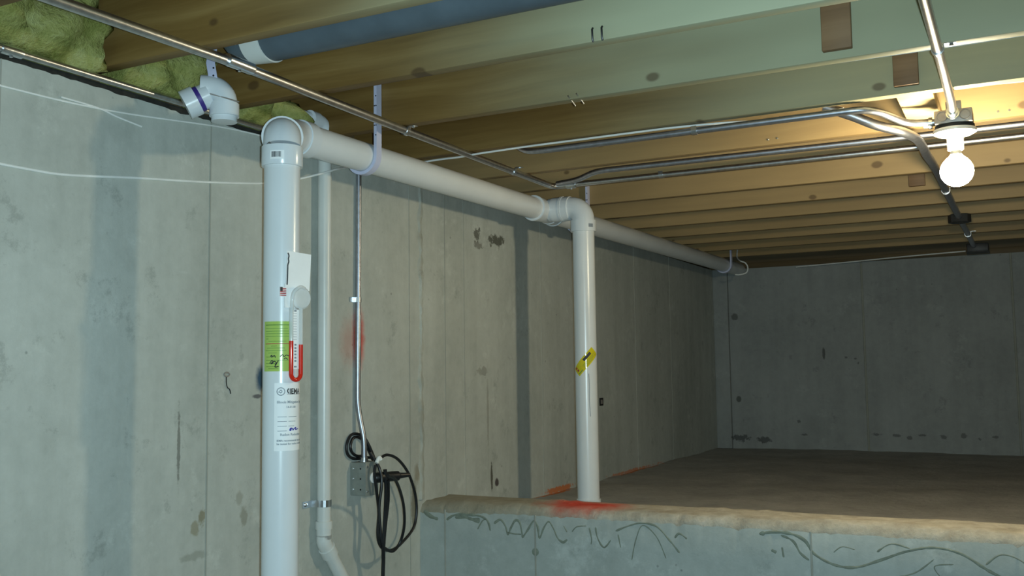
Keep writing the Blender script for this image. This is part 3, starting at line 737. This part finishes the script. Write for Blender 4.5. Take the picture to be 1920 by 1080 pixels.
# ---------------------------------------------------------------- slate pipe between the first joists
dp = thing('slate_pipe', 'fat dark slate pipe lying between the two front joists', 'pipe', (-1.1, 1.85, .772))
part('pipe', lambda b: tube(b, [(-1.615, 1.842, .831), (2.4, 1.842, .825)], .057, 32), M['abs'], dp)
part('coupling', lambda b: steps(b, ((-1.675, 1.842, .831), (9, 1.842, .831)), [(0, .050), (.0005, .056), (.058, .0605), (.062, .0605), (.0625, .055)], 32), M['pvc_old'], dp)
part('riser', lambda b: tube(b, fillet([(-1.66, 1.842, .831), (-1.72, 1.842, .835), (-1.74, 1.842, .97)], .05, 6), .046, 24), M['abs'], dp)

# ---------------------------------------------------------------- conduit
def clip(parent, p, ax, tabdir, r):
    """one-hole strap: saddle round the tube and a flat screwed tab"""
    p, ax, td = Vector(p), Vector(ax).normalized(), Vector(tabdir).normalized(); upv = Vector((0, 0, 1)); b = NB(); rr = r+.0016
    q = [p-td*rr+upv*rr]+[p+(-td*math.cos(a)-upv*math.sin(a))*rr for a in [math.pi*i/10 for i in range(11)]]+[p+td*rr+upv*(r-.002), p+td*(rr+.006)+upv*(r-.001), p+td*(rr+.026)+upv*(r-.001)]
    strip(b, q, ax, .017, th=.0022); s = obj('strap', b, M['zinc'], parent, smooth=False)
    c = p+td*(rr+.016)+upv*(r-.002); b = NB(); steps(b, (c, c-upv), [(0, .005), (.003, .005), (.005, .003)], 8); obj('screw', b, M['zinc'], s)
def coupling(parent, p, ax, r, L=.045):
    p, ax = Vector(p), Vector(ax).normalized(); b = NB(); q = p-ax*L/2
    steps(b, (q, q+ax), [(0, r), (.0003, r+.0028), (.008, r+.0034), (L*.45, r+.0028), (L*.55, r+.0028), (L-.008, r+.0034), (L-.0003, r+.0028), (L, r)], 16)
    c = obj('coupling', b, M['zinc'], parent)
    s = NB(); d = Vector((0, 0, -1)); o_ = p+d*(r+.002); steps(s, (o_, o_+d), [(0, .004), (.004, .004), (.0042, .002)], 8); obj('screw', s, M['zinc'], c)
CZ = H-.0125
# along the wall side, under every joist
c1 = thing('conduit', 'long shiny conduit crossing under the joists from the upper left corner', 'conduit', (-1.62, 2.3, CZ-.012))
part('tube', lambda b: tube(b, fillet([(-1.635, -.6, CZ-.004), (-1.635, 1.0, CZ-.003), (-1.602, 1.68, CZ-.002), (-1.622, 2.45, CZ), (-1.624, 3.506, CZ-.001), (-1.535, 3.507, CZ-.001)], .05, 5), .0117, 18), M['emt'], c1)
coupling(c1, (-1.545, 3.507, CZ-.001), (1, 0, 0), .0117, .04)
coupling(c1, (-1.600, 1.715, CZ-.001), (-.02, 1, 0), .0117, .085)
for y in (2.45, 3.155): clip(c1, (-1.623, y-.0, CZ), (0, 1, 0), (1, 0, 0), .0117)
# lying on the wall top
c2 = thing('conduit', 'dark conduit lying along the top edge of the left wall', 'conduit', (-1.931, 1.4, .700))
part('tube', lambda b: tube(b, [(-1.914, -.6, .702), (-1.914, 1.88, .708), (-1.914, 2.20, .708)], .0085, 14), M['emt'], c2)
coupling(c2, (-1.914, 1.352, .7065), (0, 1, 0), .0085, .05)
# to the lamp
c3 = thing('conduit', 'bright conduit running from the top edge straight to the lamp box', 'conduit', (-.14, 1.5, CZ-.012))
part('tube', lambda b: tube(b, [(-.135, -.6, CZ), (-.140, 2.6, CZ), (-.1405, 2.90, CZ-.008), (-.141, 2.975, CZ-.032)], .0117, 18), M['emt'], c3)
clip(c3, (-.140, 2.435, CZ), (0, 1, 0), (1, 0, 0), .0117)
part('connector', lambda b: steps(b, ((-.141, 2.945, CZ-.024), (-.141, 2.985, CZ-.036)), [(0, .0117), (.0003, .0155), (.014, .0155), (.0145, .018), (.020, .018)], 14), M['zinc'], c3)
# x-direction conduits
c4 = thing('conduit', 'conduit under the fourth joist bending into the side of the lamp box', 'conduit', (-.9, 2.87, CZ-.012))
yy = JY[3]-.004; CZ4 = CZ-.008
part('tube', lambda b: tube(b, fillet([(-1.50, yy+.06, CZ4+.05), (-1.44, yy+.03, CZ4+.01), (-1.36, yy+.004, CZ4), (-.345, yy, CZ4), (-.265, yy+.145, CZ-.030), (-.19, yy+.158, CZ-.034)], .06, 8), .0105, 16), M['emt_dull'], c4)
clip(c4, (-.852, yy, CZ4), (1, 0, 0), (0, 1, 0), .0105)
part('connector', lambda b: steps(b, ((-.222, 3.03, CZ-.034), (-.19, 3.03, CZ-.034)), [(0, .0105), (.0003, .0145), (.014, .0145), (.0145, .017), (.024, .017)], 14), M['zinc'], c4)
c5 = thing('conduit', 'upper of the two level conduits passing behind the lamp', 'conduit', (-.7, 3.32, CZ-.012))
part('tube', lambda b: tube(b, fillet([(-1.590, 3.474, CZ+.002), (-1.49, 3.435, CZ), (-1.36, JY[4]+.010, CZ), (-.3, JY[4]+.030, CZ), (2.4, JY[4]+.02, CZ)], .05, 6), .0105, 16), M['emt_dull'], c5)
c6 = thing('conduit', 'lower of the two level conduits passing behind the lamp', 'conduit', (-.7, 3.5, CZ-.012))
part('tube', lambda b: tube(b, [(-1.53, 3.507, CZ), (-.78, 3.512, CZ), (2.4, 3.49, CZ)], .0105, 16), M['emt'], c6)
clip(c6, (-1.175, 3.508, CZ), (1, 0, 0), (0, 1, 0), .0105)
c7 = thing('conduit', 'conduit elbowing behind the bulb then running away to the far wall', 'conduit', (-.25, 4.5, CZ-.012))
part('tube', lambda b: tube(b, spline([(-.50, 3.05, CZ+.06), (-.42, 3.055, CZ+.022), (-.355, 3.075, CZ-.010), (-.295, 3.13, CZ-.024), (-.262, 3.23, CZ-.028), (-.253, 3.36, CZ-.029), (-.252, 3.52, CZ-.029), (-.252, 3.75, CZ-.014), (-.252, 4.05, CZ-.003), (-.251, 4.5, CZ-.003), (-.245, 5.4, CZ-.003), (-.238, 6.0, CZ-.003), (-.236, 6.62, CZ-.003)], 6), .0145, 18), M['emt_dull'], c7)
clip(c7, (-.252, 4.44, CZ-.003), (0, 1, 0), (1, 0, 0), .0145); clip(c7, (-.240, 6.0, CZ-.003), (0, 1, 0), (1, 0, 0), .0145)
# switch-box like blob on it and the dark box at the end
jb = thing('junction_box', 'dim octagonal junction box on the far conduit beneath the joists', 'box', (-.245, 5.33, H-.045))
part('body', lambda b: steps(b, ((-.245, 5.30, H), (-.245, 5.30, -9)), [(0, .050), (.003, .052), (.040, .052), (.042, .046)], 8), M['darkbox'], jb, smooth=False)
jb2 = thing('junction_box', 'dark square junction box where the far conduit meets the far wall', 'box', (-.215, 6.67, H-.06))
part('body', lambda b: box(b, (-.275, 6.62, H-.05), (-.155, 6.74, H), .004), M['darkbox'], jb2)
part('cover', lambda b: box(b, (-.28, 6.615, H-.054), (-.15, 6.745, H-.05), .001), M['darkbox'], jb2)
# upright on the wall down to the outlet
c8 = thing('conduit', 'slim upright conduit on the wall dropping to the outlet box', 'conduit', (WX+.012, 2.64, -.29))
part('tube', lambda b: tube(b, fillet([(WX+.012, 2.637, .70), (WX+.012, 2.630, -.10), (WX+.022, 2.632, -.16), (WX+.034, 2.634, -.21), (WX+.034, 2.635, -.285)], .05, 6), .0092, 16), M['emt_dull'], c8)
part('connector', lambda b: steps(b, ((WX+.034, 2.635, -.272), (WX+.034, 2.635, -9)), [(0, .0092), (.0003, .0125), (.010, .0125), (.0102, .015), (.0145, .015)], 12), M['zinc'], c8)
b = NB(); strip(b, [(WX+.003, 2.600, .24), (WX+.003, 2.622, .24)]+[(WX+.012+.0105*math.cos(a), 2.633+.0105*math.sin(a), .24) for a in [R(-90+18*i) for i in range(11)]]+[(WX+.003, 2.644, .24)], (0, 0, 1), .016, th=.0015); obj('strap', b, M['zinc'], c8, smooth=False)
M['paint'] = simple('red_sprayed_steel', (.62, .05, .04), .5, 0, .2, 60)
part('painted_length', lambda b: tube(b, [(WX+.012+.0002, 2.634, .19), (WX+.012+.0002, 2.633, .02)], .00935, 16), M['emt_dull'], c8)

# ---------------------------------------------------------------- outlet box, plug and cord
ob = thing('outlet_box', 'small grey metal outlet box screwed to the wall with a plug in it', 'outlet', (WX, 2.635, -.39))
bx0, bx1, by0, by1, bz0, bz1 = WX, -1.886, 2.604, 2.672, -.392, -.286
part('body', lambda b: box(b, (bx0, by0, bz0), (bx1, by1, bz1), .004), M['boxpaint'], ob)
cv = part('cover', lambda b: box(b, (bx1, by0-.001, bz0-.001), (bx1+.004, by1+.001, bz1+.001), .0015), M['boxpaint'], ob)
part('receptacle', lambda b: steps(b, ((bx1+.003, 2.645, -.337), (9, 2.645, -.337)), [(0, .0175), (.004, .0175), (.0042, .014)], 24), M['paper'], cv)
for z in (-.30, -.378): disc('screw', cv, (bx1+.004, 2.612, z), nX, .004, .002, M['zinc'], 8)
for x in (WX+.012, WX+.042):
    for z in (-.306, -.338, -.372): disc('knockout', ob, (x, by0, z), nY, .0042 if x < WX+.02 else .003, .0012, M['zinc'] if x < WX+.02 else M['hole'], 10)
CX = -1.872
cord = thing('power_cord', 'black power cord with plug, coiled and hung from the outlet box', 'cord', (CX, 2.7, -.95))
def plug(b):
    a = Vector((bx1+.006, 2.645, -.338)); d = Vector((.55, .83, .02)).normalized()
    steps(b, (a, a+d), [(0, .0145), (.004, .0165), (.030, .0175), (.036, .0150), (.060, .0165), (.085, .0155), (.09, .010), (.125, .0065)], 16)
part('plug', plug, M['black'], cord)
def loop(pts, r=.0048, n=8, closed=False): return lambda b: tube(b, spline(pts, n, closed), r, 10, closed=closed)
def Y(px, py, dx=0):   # points on the hanging plane just in front of the wall
    d = fw+r2*(px-960)/f_px+u2*(540-py)/f_px; k = (CX+dx)/d.x; return tuple(d*k)
part('outer_loop', loop([Y(700, 885, -.02), Y(706, 866, -.01), Y(716, 857), Y(728, 853), Y(747, 862), Y(766, 888), Y(778, 925), Y(781, 960), Y(775, 990), Y(756, 1015), Y(738, 1030), Y(722, 1031, .006), Y(712, 1021, .008), Y(708, 1000, .008), Y(710, 960, .006), Y(706, 920, .01), Y(702, 890, .01), Y(704, 872, .01)]), M['black'], cord)
part('plug_lead', loop([Y(728, 892, .11), Y(740, 898, .10), Y(750, 920, .08), Y(757, 950, .06), Y(758, 985, .04), Y(751, 1015, .02), Y(738, 1033, .012), Y(725, 1030, .012), Y(716, 1020, .012), Y(713, 990, .012), Y(711, 950, .012), Y(716, 905, .02), Y(712, 880, .01), Y(703, 862, .0), Y(694, 848, -.01)]), M['black'], cord)
part('upper_coil', loop([Y(704, 865, -.02), Y(694, 840, -.045), Y(684, 822, -.062), Y(672, 814, -.066), Y(658, 816, -.066), Y(650, 834, -.066), Y(652, 852, -.066), Y(664, 860, -.066), Y(684, 858, -.064), Y(700, 858, -.03)]), M['black'], cord)
part('upper_coil', loop([Y(699, 862, -.02), Y(690, 842, -.055), Y(682, 828, -.064), Y(672, 820, -.066), Y(662, 822, -.066), Y(657, 836, -.066), Y(660, 848, -.066), Y(670, 855, -.066), Y(684, 854, -.064)]), M['black'], cord)
part('hanging_strand', loop([Y(722, 880, .02), Y(724, 920, .02), Y(722, 970, .015), Y(719, 1020, .015), Y(719, 1050, .01), Y(718, 1090, .01), Y(718, 1200, .005)], .0062), M['black'], cord)
part('hanging_strand', loop([Y(728, 900, .03), Y(728, 940, .02), Y(723, 985, .015), Y(720, 1022, .012), Y(719, 1060, .0)]), M['black'], cord)
part('cable_tie', loop([Y(706, 868, .012), Y(711, 858, .014), Y(714, 862, .016)], .0065), M['cable'], cord)

# ---------------------------------------------------------------- cables
def cable(label, pts, r=.0028, name='cable', mat='cable'):
    b = NB(); tube(b, spline(pts, 8), r, 8); return tag(obj(name, b, M[mat]), label, 'cable')
XW = WX+.003
cable('upper white cable stapled along the left wall just under its top', [(XW, 1.0, .628), (XW, 1.348, .633), (XW, 1.538, .638), (XW, 1.709, .651), (XW, 1.983, .682), (XW, 2.12, .692), (XW+.005, 2.30, .697)], .0024)
cable('loose white wire branching off the upper wall cable', [(XW+.002, 1.50, .644), (XW+.001, 1.60, .643), (XW, 1.66, .634), (XW, 1.735, .626)], .0022)
cable('lower white cable drooping across the left wall behind the riser', [(XW, 1.0, .475), (XW, 1.25, .463), (XW, 1.431, .462), (XW, 1.528, .467), (XW, 1.73, .494), (XW, 1.946, .520), (XW, 2.188, .556), (XW+.01, 2.31, .586), (XW+.045, 2.40, .618), (XW+.05, 2.46, .64), (XW+.03, 2.53, .66), (XW+.01, 2.60, .688)], .0034)
cable('white cable stapled beside the conduit under the fourth joist', [(-1.93, 2.90, .73), (-1.83, 2.876, .733), (-1.75, 2.872, .734), (-1.67, 2.858, .730), (-1.59, 2.834, .727), (-1.50, 2.832, .728), (-1.40, 2.846, .733), (-1.25, 2.850, .734), (-1.0, 2.856, .7355), (-.90, 2.862, .7360), (-.75, 2.884, .7355), (-.62, 2.898, .728), (-.50, 2.902, .728), (-.42, 2.892, .735)], .0034)
cable('thin white cable along the top of the far wall', [(-1.35, 6.84, .682), (-1.0, 6.80, .690), (-.66, 6.72, .695), (-.285, 6.68, .702)], .004)
cable('small white cable ring hanging at the far end of the long run', spline([(-1.655, 6.484, .80), (-1.645, 6.42, .73), (-1.60, 6.32, .692), (-1.565, 6.31, .675), (-1.55, 6.31, .645), (-1.56, 6.31, .612), (-1.60, 6.30, .600), (-1.63, 6.30, .602)], 4), .0045, 'cable_ring')

cable('pale thin cable stapled low behind the third joist at the right edge', [(-.45, JY[2]+.004, H+.006), (-.1, JY[2]+.004, H+.003), (.3, JY[2]+.004, H+.006), (1.2, JY[2]+.004, H+.004)], .0032)
cable('pale thin cable stapled low behind the fourth joist right of the lamp', [(-.10, JY[3]+.004, H+.008), (.1, JY[3]+.005, H+.002), (.3, JY[3]+.004, H+.006), (1.2, JY[3]+.004, H+.004)], .0032)
# ---------------------------------------------------------------- lamp
LX, LYY = -.1405, 3.022
lf = thing('light_fixture', 'bare porcelain lampholder on a steel box under the joists', 'lamp', (LX, LYY, .61))
bxm = part('box', lambda b: box(b, (LX-.049, LYY-.050, .676), (LX+.049, LYY+.050, .714), .003), M['boxsteel'], lf)
for dx in (-.029, .031):
    b = NB(); tube(b, [(LX+dx+.0135*math.cos(a), LYY-.0505, .696+.0135*math.sin(a)) for a in [2*math.pi*i/20 for i in range(20)]], .0020, 6, closed=True); obj('knockout', b, M['boxsteel'], bxm)
part('bracket', lambda b: box(b, (LX-.02, LYY-.012, .714), (LX+.02, LYY+.012, H+.006), .001), M['boxsteel'], lf)
part('cover', lambda b: steps(b, ((LX, LYY, .677), (LX, LYY, -9)), [(0, .052), (.008, .053), (.0085, .053), (.012, .051)], 32), M['hole'], lf)
part('lampholder', lambda b: steps(b, ((LX, LYY, .666), (LX, LYY, -9)), [(0, .0555), (.004, .0575), (.010, .0565), (.016, .046), (.020, .026), (.024, .0225), (.058, .0215), (.060, .019)], 36), M['porcelain'], lf)
for dx in (-.04, .04): disc('screw', lf, (LX+dx, LYY-.012, .657), (0, 0, -1), .004, .002, M['zinc'], 8)
bb = thing('light_bulb', 'glowing frosted bulb in the porcelain lampholder', 'bulb', (LX, LYY, .505))
part('screw_base', lambda b: steps(b, ((LX, LYY, .612), (LX, LYY, -9)), [(0, .012), (.001, .0145), (.018, .0145), (.020, .0155)], 20), M['zinc'], bb)
bp = [(0, .0155), (.005, .0190), (.012, .0270), (.020, .0345), (.030, .0405), (.040, .0438), (.048, .0445), (.056, .0438), (.066, .0405), (.076, .0340), (.084, .0255), (.089, .0150), (.0915, .006), (.092, .001)]
part('glass', lambda b: steps(b, ((LX, LYY, .594), (LX, LYY, -9)), bp, 32), M['bulb'], bb, angle=180)

# ---------------------------------------------------------------- small hardware on the left wall
tw = thing('form_tie', 'bent rusty form-tie end with a wire tail on the left wall', 'hardware', (WX, 2.045, -.05))
b = NB(); tube(b, [(WX+.002, 2.045+.010*math.cos(a), .001+.0055*math.sin(a)) for a in [2*math.pi*i/14 for i in range(14)]], .0022, 6, closed=True); obj('eye', b, M['boxsteel'], tw)
part('tail', lambda b: tube(b, spline([(WX+.002, 2.043, -.005), (WX+.004, 2.041, -.02), (WX+.003, 2.046, -.034), (WX+.002, 2.056, -.040), (WX+.002, 2.060, -.052)], 5), .0014, 6), M['hole'], tw)
th_ = thing('wall_clip', 'small dark rectangular tie pocket in the wall right of the second drop', 'hardware', (WX, 4.74, -.185))
b = NB(); box(b, (WX-.001, 4.717, -.185), (WX+.003, 4.765, -.145), .001); obj('frame', b, M['hole'], th_)
b = NB(); box(b, (WX+.003, 4.730, -.176), (WX+.004, 4.752, -.154)); obj('core', b, M['boxsteel'], th_)

for o in bpy.data.objects:
    if o.name.split('.')[0] in ('lettering', 'scale_marks', 'print', 'form_lines', 'bars', 'heading', 'handwriting', 'stripes', 'red_symbols', 'scale_lettering'): o['kind'] = 'stuff'
